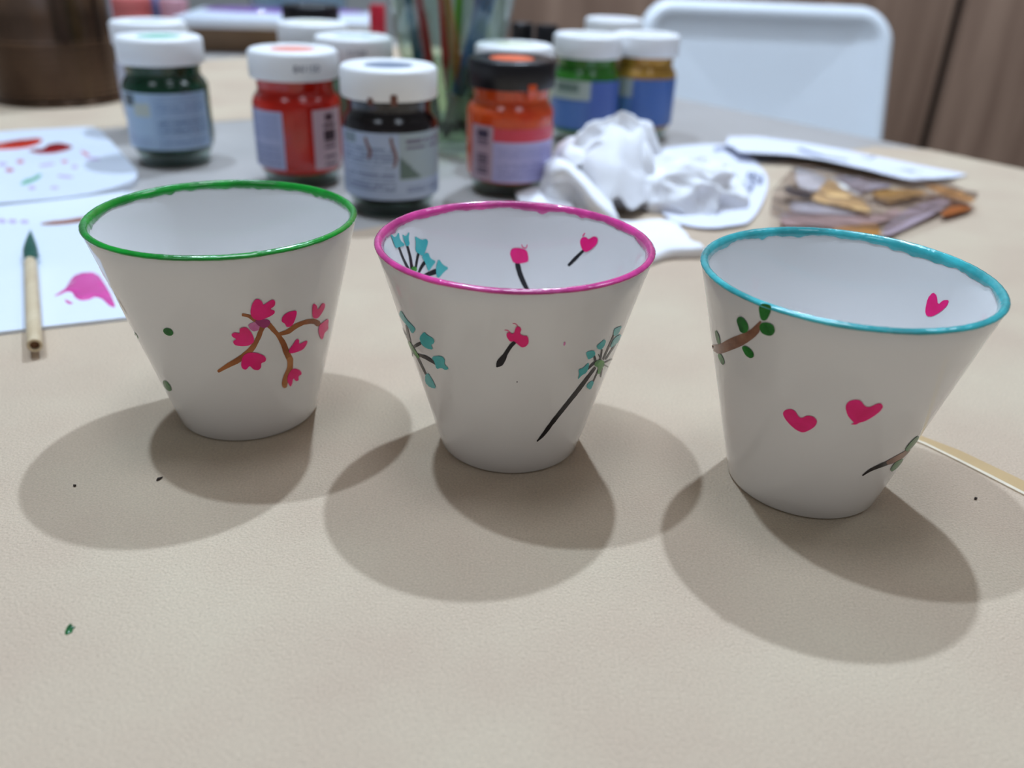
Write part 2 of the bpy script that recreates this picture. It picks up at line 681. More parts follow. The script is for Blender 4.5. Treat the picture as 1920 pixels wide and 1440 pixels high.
def ell(cx, cy, rx, ry, deg, n=14):
    a = math.radians(deg)
    return [(cx + rx * math.cos(t) * math.cos(a) - ry * math.sin(t) * math.sin(a),
             cy + rx * math.cos(t) * math.sin(a) + ry * math.sin(t) * math.cos(a)) for t in [2 * math.pi * i / n for i in range(n)]]


PINK = mat('pink_paint', (255, 36, 136), .22, rgb2=(240, 28, 118), vscale=150, coat=.1, spec=.25)
PINK2 = mat('pink_paint_thin', (214, 110, 170), .3, rgb2=(225, 150, 195), vscale=300, coat=.1, spec=.25)
PLUM = mat('plum_paint', (150, 50, 105), .3, rgb2=(170, 60, 120), vscale=200, coat=.1, spec=.25)
BROWN = mat('brown_paint', (146, 84, 50), .25, rgb2=(186, 116, 66), vscale=130, coat=.1, spec=.25)
BROWN2 = mat('branch_brown_paint', (126, 84, 66), .25, rgb2=(160, 116, 92), vscale=170, coat=.1, spec=.25)
OCHRE = mat('ochre_paint', (205, 140, 84), .25, rgb2=(180, 110, 62), vscale=150, coat=.1, spec=.25)
BLACK = mat('black_paint', (34, 31, 36), .2, var=.3, vscale=200, coat=.1, spec=.25)
TEAL = mat('teal_paint', (64, 178, 182), .22, rgb2=(88, 192, 192), vscale=200, coat=.1, spec=.25)
GREEN = mat('green_paint', (20, 96, 34), .2, rgb2=(52, 140, 58), vscale=260, coat=.1, spec=.25)
LGREEN = mat('light_green_paint', (92, 170, 70), .22, rgb2=(50, 120, 50), vscale=400, coat=.1, spec=.25)

c1 = Cup(-.0886, .24885, -.00016, .00014, -.00079, .00024, 'white cup with green rim and pink cherry blossom branch', (10, 158, 46), 1)
z = Z(380, 540, 6.857)
c1.stroke('branch', z([(205, 1070, 40), (330, 995, 60), (450, 930, 75), (560, 850, 75), (640, 770, 72), (710, 650, 62), (745, 560, 62), (775, 490, 70)]), BROWN)
c1.stroke('branch', z([(515, 345, 36), (600, 365, 45), (700, 420, 70), (830, 460, 75), (920, 550, 58), (980, 620, 60), (1040, 720, 72), (1080, 830, 82), (1130, 930, 78)]), BROWN)
c1.stroke('branch', z([(1125, 920, 80), (1122, 1030, 72), (1078, 1130, 72), (1055, 1230, 74), (1056, 1265, 60)]), OCHRE, off=.00013)
c1.stroke('branch', z([(1000, 590, 45), (1100, 560, 60), (1200, 490, 62), (1320, 440, 58), (1430, 430, 68), (1485, 460, 74)]), BROWN, off=.00012)
c1.fill('blossom', z([(580, 470), (680, 430), (730, 480), (730, 540), (650, 565), (600, 520)]), PINK2, off=.00015)
c1.fill('blossom', z([(655, 420), (760, 395), (860, 410), (875, 460), (810, 520), (730, 500)]), PLUM, off=.00018)
for poly in [
    [(610, 330), (630, 220), (670, 150), (720, 140), (770, 180), (778, 225), (840, 180), (900, 145), (935, 170), (930, 230), (860, 275), (930, 290), (925, 330), (860, 370), (790, 400), (720, 420), (650, 400)],
    [(370, 590), (420, 570), (480, 590), (470, 520), (560, 500), (620, 560), (660, 640), (660, 700), (590, 745), (490, 750), (410, 735), (385, 685), (440, 660), (375, 625)],
    [(510, 880), (580, 830), (690, 830), (790, 870), (820, 910), (805, 950), (750, 965), (755, 1020), (720, 1060), (650, 1050), (605, 995), (560, 1055), (510, 1040), (490, 990)],
    [(1010, 430), (1030, 360), (1100, 310), (1210, 285), (1210, 340), (1185, 420), (1150, 490), (1080, 510), (1060, 460)],
    [(1410, 220), (1440, 200), (1475, 235), (1480, 290), (1540, 190), (1578, 205), (1570, 260), (1530, 330), (1480, 395), (1410, 390)],
    [(1500, 480), (1560, 430), (1622, 388), (1615, 480), (1620, 530), (1565, 580), (1555, 640), (1530, 668), (1500, 610), (1490, 540)],
    [(1105, 800), (1160, 730), (1205, 655), (1245, 665), (1235, 730), (1340, 670), (1352, 700), (1300, 790), (1200, 830), (1120, 845)],
    [(1150, 1040), (1200, 1035), (1260, 1060), (1278, 1110), (1230, 1135), (1238, 1190), (1195, 1198), (1165, 1155), (1150, 1240), (1130, 1275), (1085, 1200), (1095, 1120)],
]:
    c1.fill('blossom', z(poly), PINK, off=.00022)
z = Z(120, 310, 2.667)
for e in [(521, 833, 27, 18, 25), (515, 1103, 32, 14, 55), (356, 853, 20, 8, 58)]:
    c1.fill('leaf', z(ell(*e)), GREEN)

c2 = Cup(-.00022, .23676, .00032, .00002, -.00053, -.00113, 'white cup with magenta rim and teal flowers painted inside and out', (232, 70, 158), 2)
z = Z(900, 420, 3.35)
c2.stroke('stem', z([(224, 738, 22), (195, 765, 25), (165, 810, 27), (148, 840, 36), (124, 874, 46), (106, 896, 12)]), BLACK)
c2.fill('blossom', z([(165, 690), (180, 680), (212, 692), (225, 648), (245, 643), (262, 660), (250, 690), (270, 702), (300, 703), (308, 745), (290, 770), (262, 777), (235, 755), (215, 735), (190, 740), (170, 715)]), PINK, off=.0002, n=1)
c2.stroke('brush_mark', z([(155, 667, 4), (172, 668, 5), (188, 682, 5)]), PINK)
c2.stroke('brush_mark', z([(207, 625, 4), (224, 628, 5), (237, 642, 4)]), PINK)
c2.fill('speck', z(ell(233, 992, 4, 4, 0)), BLACK)
c2.fill('speck', z(ell(531, 753, 6, 13, 15)), PINK2)
c2.stroke('stem', z([(722, 905, 16), (680, 960, 22), (620, 1040, 26), (540, 1140, 26), (460, 1240, 26), (400, 1320, 22), (360, 1364, 8)]), BLACK)
for a, b, w in [((720, 870), (668, 918), 15), ((727, 870), (718, 828), 16), ((755, 860), (766, 790), 12), ((775, 850), (840, 700), 11), ((790, 850), (852, 755), 9),
                ((785, 870), (830, 850), 9), ((745, 915), (712, 990), 9), ((767, 905), (758, 960), 9), ((770, 880), (805, 898), 8), ((760, 850), (745, 820), 7)]:
    c2.stroke('stalk', z([(a[0], a[1], w), ((a[0] + b[0]) / 2, (a[1] + b[1]) / 2, w), (b[0], b[1], w * .8)]), BLACK, off=.00012)
c2.fill('flower_centre', z([(718, 870), (750, 850), (785, 865), (780, 890), (765, 910), (755, 942), (738, 942), (742, 900), (720, 892)]), LGREEN, off=.0002, n=1)
for poly in [[(665, 805), (715, 793), (727, 815), (715, 835), (680, 854), (672, 830)],
             [(733, 765), (765, 740), (780, 725), (793, 735), (780, 770), (760, 790), (738, 785)],
             [(842, 660), (870, 648), (893, 638), (880, 670), (865, 700), (838, 705)],
             [(830, 740), (850, 712), (892, 688), (872, 740), (842, 765), (818, 782)],
             [(618, 915), (650, 905), (682, 868), (686, 890), (670, 935), (640, 950), (613, 980), (625, 945)],
             [(675, 1005), (705, 983), (717, 995), (695, 1044), (668, 1026)]]:
    c2.fill('petal', z(poly), TEAL, off=.00018, n=1)
# inside of the magenta cup
c2.fill('blossom', z([(187, 185), (200, 152), (250, 150), (295, 165), (305, 210), (303, 240), (240, 250), (208, 242), (195, 210)]), PINK, True, off=.0002)
c2.stroke('brush_mark', z([(262, 130, 5), (270, 148, 6), (290, 150, 6), (297, 130, 4)]), PINK, True)
c2.stroke('stem', z([(235, 250, 30), (250, 310, 32), (275, 370, 30), (302, 425, 26), (320, 480, 24)]), BLACK, True)
c2.fill('blossom', z([(625, 110), (640, 82), (668, 82), (680, 98), (715, 75), (742, 90), (735, 125), (700, 160), (665, 180), (640, 160)]), PINK, True, off=.0002)
c2.stroke('brush_mark', z([(645, 75, 6), (655, 62, 7), (660, 58, 4)]), PINK, True)
c2.stroke('stem', z([(650, 166, 15), (600, 215, 22), (558, 258, 18)]), BLACK, True)
z = Z(690, 400, 4)
for st in [[(232, 250, 14), (262, 330, 16), (305, 420, 20)], [(297, 250, 16), (318, 330, 20), (332, 430, 22)], [(378, 305, 18), (368, 350, 18), (358, 420, 16)],
           [(425, 370, 30), (400, 405, 22), (375, 460, 18)], [(510, 435, 40), (460, 455, 36), (400, 480, 22)]]:
    c2.stroke('stalk', z(st), BLACK, True, off=.00012)
c2.fill('flower_centre', z(ell(345, 420, 24, 22, 0)), LGREEN, True, off=.00022)
for poly in [[(168, 152), (205, 185), (232, 136), (240, 200), (285, 240), (230, 255), (208, 262), (190, 210)],
             [(256, 155), (285, 175), (312, 133), (305, 190), (315, 235), (290, 252), (270, 200)],
             [(350, 168), (400, 200), (440, 190), (453, 215), (430, 290), (410, 322), (375, 300), (355, 280), (360, 220)],
             [(400, 320), (450, 288), (470, 340), (512, 360), (480, 400), (455, 440), (430, 370)],
             [(510, 400), (530, 338), (560, 385), (608, 410), (570, 440), (530, 488), (513, 470)]]:
    c2.fill('petal', z(poly), TEAL, True, off=.0002, n=1)
# outer left flower
for st in [[(318, 990, 16), (300, 910, 20), (288, 840, 14)], [(345, 1000, 20), (372, 985, 28), (402, 970, 18)], [(375, 1060, 16), (440, 1085, 28), (508, 1130, 16)],
           [(368, 1075, 14), (400, 1140, 16), (432, 1205, 14)], [(310, 960, 12), (280, 910, 10), (245, 840, 8)], [(330, 1030, 8), (330, 1060, 8), (333, 1100, 5)]]:
    c2.stroke('stalk', z(st), BLACK, off=.00012)
c2.stroke('flower_centre', z([(305, 965, 16), (340, 1030, 26), (378, 1080, 18)]), LGREEN, off=.0002)
for poly in [[(232, 760), (243, 722), (290, 800), (340, 848), (357, 870), (332, 908), (300, 850), (255, 800)],
             [(383, 930), (420, 888), (440, 912), (492, 940), (496, 975), (470, 988), (489, 1024), (440, 1015), (400, 985)],
             [(473, 1075), (550, 1068), (578, 1100), (570, 1133), (608, 1165), (580, 1177), (550, 1158), (513, 1170), (500, 1120)],
             [(428, 1210), (450, 1198), (480, 1245), (514, 1316), (465, 1307), (428, 1270)]]:
    c2.fill('petal', z(poly), TEAL, off=.00018, n=1)

c3 = Cup(.0904, .21982, -.00023, -.00016, .00018, .00055, 'white cup with turquoise rim, two pink hearts and leafy twigs', (66, 190, 196), 3)
z = Z(1310, 540, 8)
c3.fill('branch', z([(168, 850), (240, 850), (320, 840), (480, 750), (640, 690), (760, 640), (850, 560), (920, 490), (942, 510), (910, 560), (920, 650), (840, 740), (700, 840), (600, 890), (470, 940), (350, 985), (290, 990), (200, 930), (172, 905)]), BROWN2, n=1)
for poly in [[(900, 330), (905, 270), (955, 228), (1080, 250), (1093, 310), (1062, 400), (1010, 497), (930, 482)],
             [(903, 580), (945, 518), (1040, 518), (1120, 558), (1147, 650), (1102, 717), (1020, 717), (935, 672)],
             [(563, 480), (600, 428), (660, 443), (722, 510), (747, 590), (737, 652), (680, 682), (620, 662), (590, 570)],
             [(638, 888), (690, 863), (772, 910), (827, 980), (822, 1042), (770, 1057), (700, 1012)],
             [(238, 648), (260, 636), (306, 720), (322, 832), (290, 852), (260, 770)],
             [(283, 988), (330, 988), (387, 1100), (372, 1158), (340, 1142), (300, 1060)]]:
    c3.fill('leaf', z(poly), GREEN, off=.0002)
z = Z(1440, 720, 5.647)
c3.fill('heart', z([(153, 312), (180, 275), (240, 263), (290, 288), (325, 350), (360, 362), (410, 333), (480, 343), (524, 390), (500, 450), (440, 490), (370, 518), (300, 490), (230, 430), (180, 370)]), PINK)
c3.fill('heart', z([(818, 240), (850, 185), (920, 166), (980, 173), (1030, 240), (1080, 247), (1150, 210), (1195, 203), (1222, 240), (1190, 290), (1110, 350), (1030, 395), (970, 410), (930, 432), (870, 427), (915, 412), (880, 380), (840, 330)]), PINK, n=1)
c3.stroke('twig', z([(1003, 968, 15), (1080, 915, 30), (1180, 870, 40), (1300, 822, 50)]), BLACK)
c3.stroke('twig', z([(1270, 834, 46), (1300, 822, 50), (1400, 770, 56), (1460, 728, 42), (1495, 697, 24)]), BROWN2, off=.00014)
c3.fill('leaf', z([(1453, 690), (1500, 630), (1560, 570), (1603, 548), (1588, 600), (1530, 670), (1470, 722)]), GREEN, off=.0002)
c3.fill('leaf', z([(1298, 922), (1308, 880), (1360, 820), (1438, 787), (1418, 832), (1370, 890), (1318, 927)]), GREEN, off=.0002)
z = Z(1360, 200, 3.4286)
c3.fill('heart', z([(1283, 1312), (1300, 1230), (1335, 1192), (1360, 1215), (1366, 1275), (1400, 1243), (1439, 1243), (1425, 1282), (1380, 1322), (1330, 1350), (1293, 1347)]), PINK, True, n=1)

# ------------------------------------------------------------------ paint jars
JH, LR = .080, .0266
BODY = [(0, .0085), (.0232, .0085), (.0253, .010), (.0266, .013), (.0270, .018), (.0270, .048), (.0266, .0508), (.0252, .0535), (.0234, .0555), (.0228, .0580), (.0232, .0600), (.0232, .067), (0, .067)]
BASE = [(0, .0015), (.018, .0008), (.0205, 0), (.0224, .0006), (.0228, .002), (.0228, .006), (.0246, .0084), (0, .0084)]


def lid_mesh(name, m, parent, z0, z1, r, ribs=72):
    V, Fc = [], []
    prof = [(r * .93, z0), (r - .0002, z0), (r, z0 + .0008), (r, z1 - .0022), (r - .0006, z1 - .0008), (r - .002, z1), (r * .56, z1 - .0002), (r * .53, z1 - .0009), (0, z1 - .0009)]
    n = ribs * 2
    idx = []
    for pi, (pr, pz) in enumerate(prof):
        if pr < 1e-6:
            idx.append([len(V)] * n)
            V.append((0, 0, pz))
            continue
        row = []
        for k in range(n):
            a = 2 * math.pi * k / n
            rr = pr + (.00028 if (k % 2 == 0 and 2 <= pi <= 3) else 0)
            row.append(len(V))
            V.append((rr * math.cos(a), rr * math.sin(a), pz))
        idx.append(row)
    for i in range(len(prof) - 1):
        for k in range(n):
            k2 = (k + 1) % n
            u = []
            for x in (idx[i][k], idx[i][k2], idx[i + 1][k2], idx[i + 1][k]):
                if x not in u:
                    u.append(x)
            if len(u) > 2:
                Fc.append(u)
    return sharp(mesh_obj(name, V, Fc, m, parent), 40)


def label_mesh(parent, a0, a1, z0, z1, fn, r=.0272, name='label', nu=64, nv=48):
    """curved printed label; angle 0 faces the local -Y side, positive to +X"""
    V, Fc, C = [], [], []
    for j in range(nv + 1):
        for i in range(nu + 1):
            u, v = i / nu, j / nv
            a = math.radians(a0 + (a1 - a0) * u) - math.pi / 2
            zz = z0 + (z1 - z0) * v
            V.append((r * math.cos(a), r * math.sin(a), zz))
            C.append(lin(fn(u, v)))
    for j in range(nv):
        for i in range(nu):
            q = j * (nu + 1) + i
            Fc.append([q, q + 1, q + nu + 2, q + nu + 1])
    return mesh_obj(name, V, Fc, M_print, parent, colors=C)


def lid_text(parent, s, ang, zc, h, r, m):
    cu = bpy.data.curves.new('code', 'FONT')
    cu.body = s
    cu.size = h
    cu.align_x = 'CENTER'
    cu.resolution_u = 3
    to = bpy.data.objects.new('code_tmp', cu)
    COL.objects.link(to)
    bpy.context.view_layer.update()
    me = to.evaluated_get(bpy.context.evaluated_depsgraph_get()).to_mesh()
    V = [v.co.copy() for v in me.vertices]
    Fc = [list(p.vertices) for p in me.polygons]
    to.to_mesh_clear()
    bpy.data.objects.remove(to)
    W = []
    for v in V:
        a = math.radians(ang) + v.x / r - math.pi / 2
        W.append((r * math.cos(a), r * math.sin(a), zc + v.y - h * .35))
    return mesh_obj('printed_code', W, Fc, m, parent, smooth=False)


def rects(bg, items):
    """items (u0,u1,v0,v1,rgb[,lines]) painted in order"""
    def fn(u, v):
        c = bg
        for it in items:
            if it[0] <= u <= it[1] and it[2] <= v <= it[3]:
                if len(it) > 5:
                    kind = it[5]
                    if kind[0] == 'text':
                        ph = (v - it[2]) / (it[3] - it[2]) * kind[1]
                        if (ph % 1) < .45:
                            continue
                        if noise.noise(Vector((u * 70, int(ph) * 3.7, 1))) < -.28:
                            continue
                    if kind[0] == 'bar':
                        if noise.noise(Vector((0.3, v * kind[1], 5))) < 0:
                            continue
                    if kind[0] == 'tri':
                        if (u - it[0]) / (it[1] - it[0]) + (v - it[2]) / (it[3] - it[2]) > 1:
                            continue
                c = it[4]
        return c
    return fn


def paint_mat(name, rgb, rgb2=None):
    return mat(name, rgb, .15, rgb2=rgb2 or tuple(int(c * .85) for c in rgb), vscale=35, coat=.35)


M_basegl = clear_mat('thick_glass', (214, 226, 222), .03)
M_ink = mat('code_ink', (84, 92, 112), .5)


def jar(px, py, label, lid, dot, paint, labels=(), code=None, lr=LR, name='paint_jar', turn=0., extra=None):
    P = gp(px, py, JH)
    r = empty(name, (P.x, P.y, 0), math.atan2(P.y, P.x) - math.pi / 2 + math.radians(turn))
    tag(r, label, 'paint jar', 'paint jars behind the cups')
    lathe_obj('glass_base', BASE, M_basegl, r, 48)
    lathe_obj('jar_body', BODY, paint, r, 64, ang=60)
    l = lid_mesh('lid', lid, r, .0640, JH, lr)
    lathe_obj('colour_dot', [(0, JH - .0003), (.0125, JH - .0003), (.0135, JH - .0007), (.0135, JH - .0010), (0, JH - .0010)], dot, l, 40)
    if code:
        lid_text(l, code[0], code[1], (.064 + JH) / 2 - .0005, .0058, lr + .00045, M_ink)
    for (a0, a1, z0, z1, fn) in labels:
        label_mesh(r, a0, a1, z0, z1, fn)
    if extra:
        extra(r)
    return r


LBLUE, LBLUE2 = (158, 182, 208), (122, 148, 184)
jar(296, 66, 'white-lidded jar of dark green paint with pale blue label, right of the paint palette', M_lid_white, mat('dot_green', (120, 190, 165), .4),
    paint_mat('paint_dark_green', (14, 62, 40)),
    [(-82, 60, .0125, .0480, rects(LBLUE, [(0, .42, .0, 1, (170, 194, 216)), (.08, .24, .76, .96, (64, 84, 92)), (.22, .40, .60, .82, (190, 196, 184)),
                                         (.46, .95, .60, .95, LBLUE2, ('text', 6)), (.46, .95, .26, .55, (104, 130, 166), ('text', 6)), (.46, .95, .05, .2, LBLUE2, ('text', 3)), (.05, .4, .05, .25, (150, 170, 200), ('text', 4))]))])
jar(276, 38, 'plain white-lidded paint jar standing behind the dark green jar', M_lid_white, mat('dot_white', (205, 210, 222), .4), paint_mat('paint_pale', (205, 205, 215)))
jar(548, 90, 'white-lidded jar of red paint with two separate labels and lid code', M_lid_white, mat('dot_salmon', (240, 150, 130), .4),
    paint_mat('paint_red', (200, 30, 10), (176, 24, 10)),
    [(-84, -20, .0125, .0470, rects((172, 178, 212), [(.08, .92, .06, .4, (132, 142, 184), ('text', 7)), (.08, .92, .5, .92, (138, 148, 190), ('text', 8))])),
     (18, 66, .0125, .0480, rects((206, 178, 186), [(.3, .72, .05, .76, (60, 44, 54), ('bar', 90)), (.36, .66, .8, .93, (70, 50, 60))]))],
    code=('84/150', 16))


def drips(r):
    m = mat('brown_drip', (120, 70, 55), .3, var=.2)
    for ang, z0, z1, w in [(-22, .0625, .066, .0016), (5, .0625, .068, .0020), (3, .030, .046, .0009), (-27, .034, .0455, .0010)]:
        rad = LR + .0006 if z0 > .05 else .0274
        V, Fc = [], []
        n = 10
        for i in range(n + 1):
            zz = z0 + (z1 - z0) * i / n
            a = math.radians(ang + (2.5 * math.sin(i * .5) if z0 < .05 else 0)) - math.pi / 2
            ww = w * (1 - .4 * abs(i / n - .5))
            for s in (-1, 1):
                V.append((rad * math.cos(a + s * ww / rad), rad * math.sin(a + s * ww / rad), zz))
        for i in range(n):
            Fc.append([2 * i, 2 * i + 1, 2 * i + 3, 2 * i + 2])
        mesh_obj('paint_drip', V, Fc, m, r)


jar(728, 120, 'white-lidded jar of black paint with brown drips on its label', M_lid_white, mat('dot_grey', (128, 138, 158), .4),
    paint_mat('paint_black', (26, 20, 24)),
    [(-86, 86, .0115, .0480, rects((166, 182, 210), [(.12, .24, .82, .96, (110, 128, 140)), (.1, .52, .44, .78, (118, 134, 168), ('text', 6)), (.1, .52, .12, .40, (112, 126, 162), ('text', 5)),
                                                    (.56, 1, .30, 1, (158, 174, 184)), (.6, .98, .72, .9, (104, 100, 122), ('text', 2)), (.56, .72, .32, .66, (86, 108, 104), ('tri',)),
                                                    (.6, .98, .1, .2, (120, 134, 172), ('text', 2))]))], extra=drips)


def orange_drip(r):
    m = MATS['paint_orange']
    V, Fc = lathe([(.0233, .0585), (.0258, .0610), (.0271, .0640), (.0272, .0665), (.0269, .0680)], 14, a0=math.radians(-90 + 22), a1=math.radians(-90 + 34))
    mesh_obj('paint_drip', V, Fc, m, r)


jar(960, 107, 'black-lidded jar of orange paint with barcode and lavender label', M_lid_black, mat('dot_orange', (240, 110, 66), .4),
    paint_mat('paint_orange', (224, 92, 34), (205, 60, 28)),
    [(-56, -21, .0105, .0435, rects((186, 160, 176), [(.3, .8, .06, .92, (70, 60, 82), ('bar', 110))])),
     (-21, 84, .0105, .0425, rects((182, 178, 222), [(0, 1, .76, 1, (214, 52, 76)), (.06, .92, .42, .66, (150, 150, 204), ('text', 5)), (.06, .92, .06, .36, (142, 142, 196), ('text', 6))]))],
    extra=orange_drip)
jar(965, 82, 'white-lidded jar with pale yellow lid dot behind the orange jar', M_lid_white, mat('dot_yellow', (226, 228, 196), .4), paint_mat('paint_cream', (222, 214, 170)))
BL = (72, 108, 178)
jar(1104, 63, 'white-lidded jar of bright green paint with blue label', M_lid_white, mat('dot_pale', (214, 218, 214), .4), paint_mat('paint_green', (52, 124, 38)),
    [(-86, 86, .0125, .0485, rects(BL, [(0, .55, .62, 1, (176, 188, 178)), (.2, .45, .76, .95, (110, 128, 120)), (.0, .5, .05, .55, (84, 122, 190)), (.56, 1, .0, 1, (70, 100, 176))]))])
jar(1213, 62, 'white-lidded jar of gold paint with blue label, next to the green one', M_lid_white, mat('dot_pale2', (216, 216, 216), .4),
    mat('paint_gold', (168, 122, 40), .3, rgb2=(206, 160, 70), vscale=60, metal=.4, coat=.6),
    [(-86, 86, .0125, .0485, rects((64, 104, 172), [(.2, .42, .62, 1, (170, 184, 178)), (.0, .42, .0, .6, (86, 128, 180))]))])
jar(1152, 34, 'white-lidded paint jar behind the green and gold jars', M_lid_white, mat('dot_pale3', (220, 214, 220), .4), paint_mat('paint_white', (210, 210, 214)))
jar(662, 66, 'white-lidded jar with lid code behind the red and black jars', M_lid_white, mat('dot_blue', (196, 210, 218), .4), paint_mat('paint_seagreen', (110, 140, 116)), code=('1/150', 4))
jar(585, 41, 'white-lidded jar with pale lemon lid dot behind the red jar', M_lid_white, mat('dot_lemon', (230, 228, 190), .4), paint_mat('paint_lemon', (224, 218, 150)))
jar(581, 8, 'black-lidded paint jar behind the lemon-dotted lid', M_lid_black, mat('dot_dark', (40, 40, 44), .4), paint_mat('paint_navy', (40, 44, 70)))

# ------------------------------------------------------------------ small bottles
def small_bottle(px, py, y, rad, label, capc, bodyc, caph=.02):
    T = at(px, py, y)
    H = T.z
    r = empty('small_bottle', (T.x, T.y, 0))
    tag(r, label, 'bottle')
    lathe_obj('bottle_body', [(0, 0), (rad * .95, 0), (rad * 1.1, .002), (rad * 1.1, H - caph - .008), (rad * .8, H - caph - .002), (rad * .7, H - caph + .004), (0, H - caph + .004)], bodyc, r, 32)
    lathe_obj('cap', [(rad * .72, H - caph), (rad, H - caph), (rad * .98, H - .001), (rad * .9, H), (0, H)], capc, r, 32)


M_redcap = mat('red_cap', (206, 40, 62), .3, var=.1, coat=.5)
M_milky = mat('milky_bottle', (206, 212, 216), .35, var=.04)
small_bottle(707, 8, .86, .0075, 'small bottle with slim red cap behind the white lids', M_redcap, M_milky, .026)
small_bottle(980, 42, .86, .0110, 'small black-capped bottle between the brush glass and the bright green jar', M_lid_black, mat('amber_body', (90, 60, 44), .3, var=.1))
small_bottle(1026, 46, .84, .0105, 'small black-capped bottle right behind the bright green jar', M_lid_black, mat('amber_body2', (96, 66, 48), .3, var=.1))

# ------------------------------------------------------------------ tin can
tb = gp(120, 203)
TR = .0545
tdir = Vector((tb.x, tb.y, 0)).normalized()
tpos = tb + tdir * TR
tin = empty('tin_can', (tpos.x, tpos.y, 0))
tag(tin, 'dark ribbed metal tin can on the kraft paper behind the palettes', 'can')
M_tin = mat('tin_metal', (104, 84, 70), .22, metal=.9, rgb2=(84, 67, 56), vscale=25)
prof = [(TR - .002, 0), (TR + .0012, 0), (TR + .0016, .0015), (TR + .0012, .003), (TR, .004)]
for i in range(60):
    zz = .006 + i * .0011
    ribz = 1 if (.008 < zz < .052) else 0
    prof.append((TR - ribz * .0007 * (1 - math.cos(zz * 2 * math.pi / .0055)) / 2, zz))
prof += [(TR, .112), (TR + .0012, .1135), (TR + .0012, .1155), (TR - .0005, .116), (TR - .0012, .114), (TR - .0012, .004), (0, .004)]
lathe_obj('can_wall', prof, M_tin, tin, 96, ang=60)
lathe_obj('can_bottom', [(0, .001), (TR - .002, .001), (TR - .002, .003), (0, .003)], M_tin, tin, 48)

# ------------------------------------------------------------------ glass with brushes
gb = gp(846, 290)
gd = Vector((gb.x, gb.y, 0)).normalized()
gpos = gb + gd * .025
glass = empty('water_glass', (gpos.x, gpos.y, 0))
tag(glass, 'clear flared glass of murky rinse water between black and orange jars', 'glass')
GH = .135


def gr(z):
    return .025 + .026 * (z / GH)


prof = [(0, 0), (.0235, 0), (.025, .001)] + [(gr(zz), zz) for zz in [.01, .03, .05, .07, .09, .11, .134]] + [(gr(GH) - .001, GH)]
prof += [(gr(zz) - .0018, zz) for zz in [.134, .11, .09, .07, .05, .03, .012]] + [(.0225, .008), (0, .007)]
lathe_obj('glass_wall', prof, M_glass, glass, 64)
wprof = [(0, .0075), (.0220, .0085)] + [(gr(zz) - .0021, zz) for zz in [.013, .03, .05, .062]] + [(0, .062)]
lathe_obj('rinse_water', wprof, clear_mat('murky_water', (222, 230, 212), .02, 1.33), glass, 48)
BR = [  # bottom (dx,dy), top (dx,dy), handle colour, label, radius
    ((-.004, -.012), (.030, -.012), (38, 84, 128), 'thick blue-handled paintbrush standing in the water glass', .0062),
    ((.004, .002), (.022, .010), (44, 70, 130), 'navy-handled paintbrush leaning in the water glass', .0045),
    ((.012, -.006), (-.002, -.02), (176, 120, 52), 'ochre wooden-handled paintbrush in the water glass', .0038),
    ((-.010, .008), (-.028, .012), (176, 44, 40), 'dark red-handled paintbrush in the water glass', .0038),
    ((.0, .012), (-.010, .026), (190, 52, 44), 'bright red-handled paintbrush in the water glass', .0036),
    ((-.014, -.004), (-.034, -.010), (52, 96, 120), 'teal-blue-handled paintbrush in the water glass', .0034),
    ((.014, .010), (.020, .026), (110, 44, 100), 'purple-handled paintbrush in the water glass', .0042),
    ((-.002, .0), (.006, .004), (110, 170, 60), 'lime green-handled paintbrush in the water glass', .0034),
]
M_ferr = mat('ferrule', (190, 190, 188), .25, metal=1, var=.05)
for (a, b, rgb, lab, rr) in BR:
    A = Vector((gpos.x + a[0], gpos.y + a[1], .0095))
    B = Vector((gpos.x + b[0] * .9, gpos.y + b[1] * .9, .105))
    d = (B - A)
    r = empty('paintbrush', A)
    tag(r, lab, 'paintbrush', 'brushes in the water glass')
    tube('bristles', [d * 0, d * .06, d * .14], [rr * .25, rr * .8, rr * .8], mat('bristle_dark', (70, 60, 54), .7, var=.2), r)
    tube('ferrule', [d * .13, d * .34], [rr * .8, rr * .95], M_ferr, r)
    tube('handle', [d * .33, d * .5, d * .9, d * 1.5], [rr * .95, rr * 1.15, rr * .9, rr * .45], mat('handle_%d_%d' % (rgb[0], rgb[2]), rgb, .3, var=.1, coat=.5), r)

# ------------------------------------------------------------------ palettes and brush at left
pal1 = empty('paint_palette', gp(90, 310))
tag(pal1, 'white palette with orange and dark red paint, nearest the dark green jar', 'palette')
q = pal1.location
lp = loc_poly([(-160, 262), (0, 246), (150, 238), (182, 238), (200, 256), (240, 300), (262, 326), (240, 345), (150, 368), (0, 381), (-160, 392)], q, .004)


def curl1(x, y):
    return .0


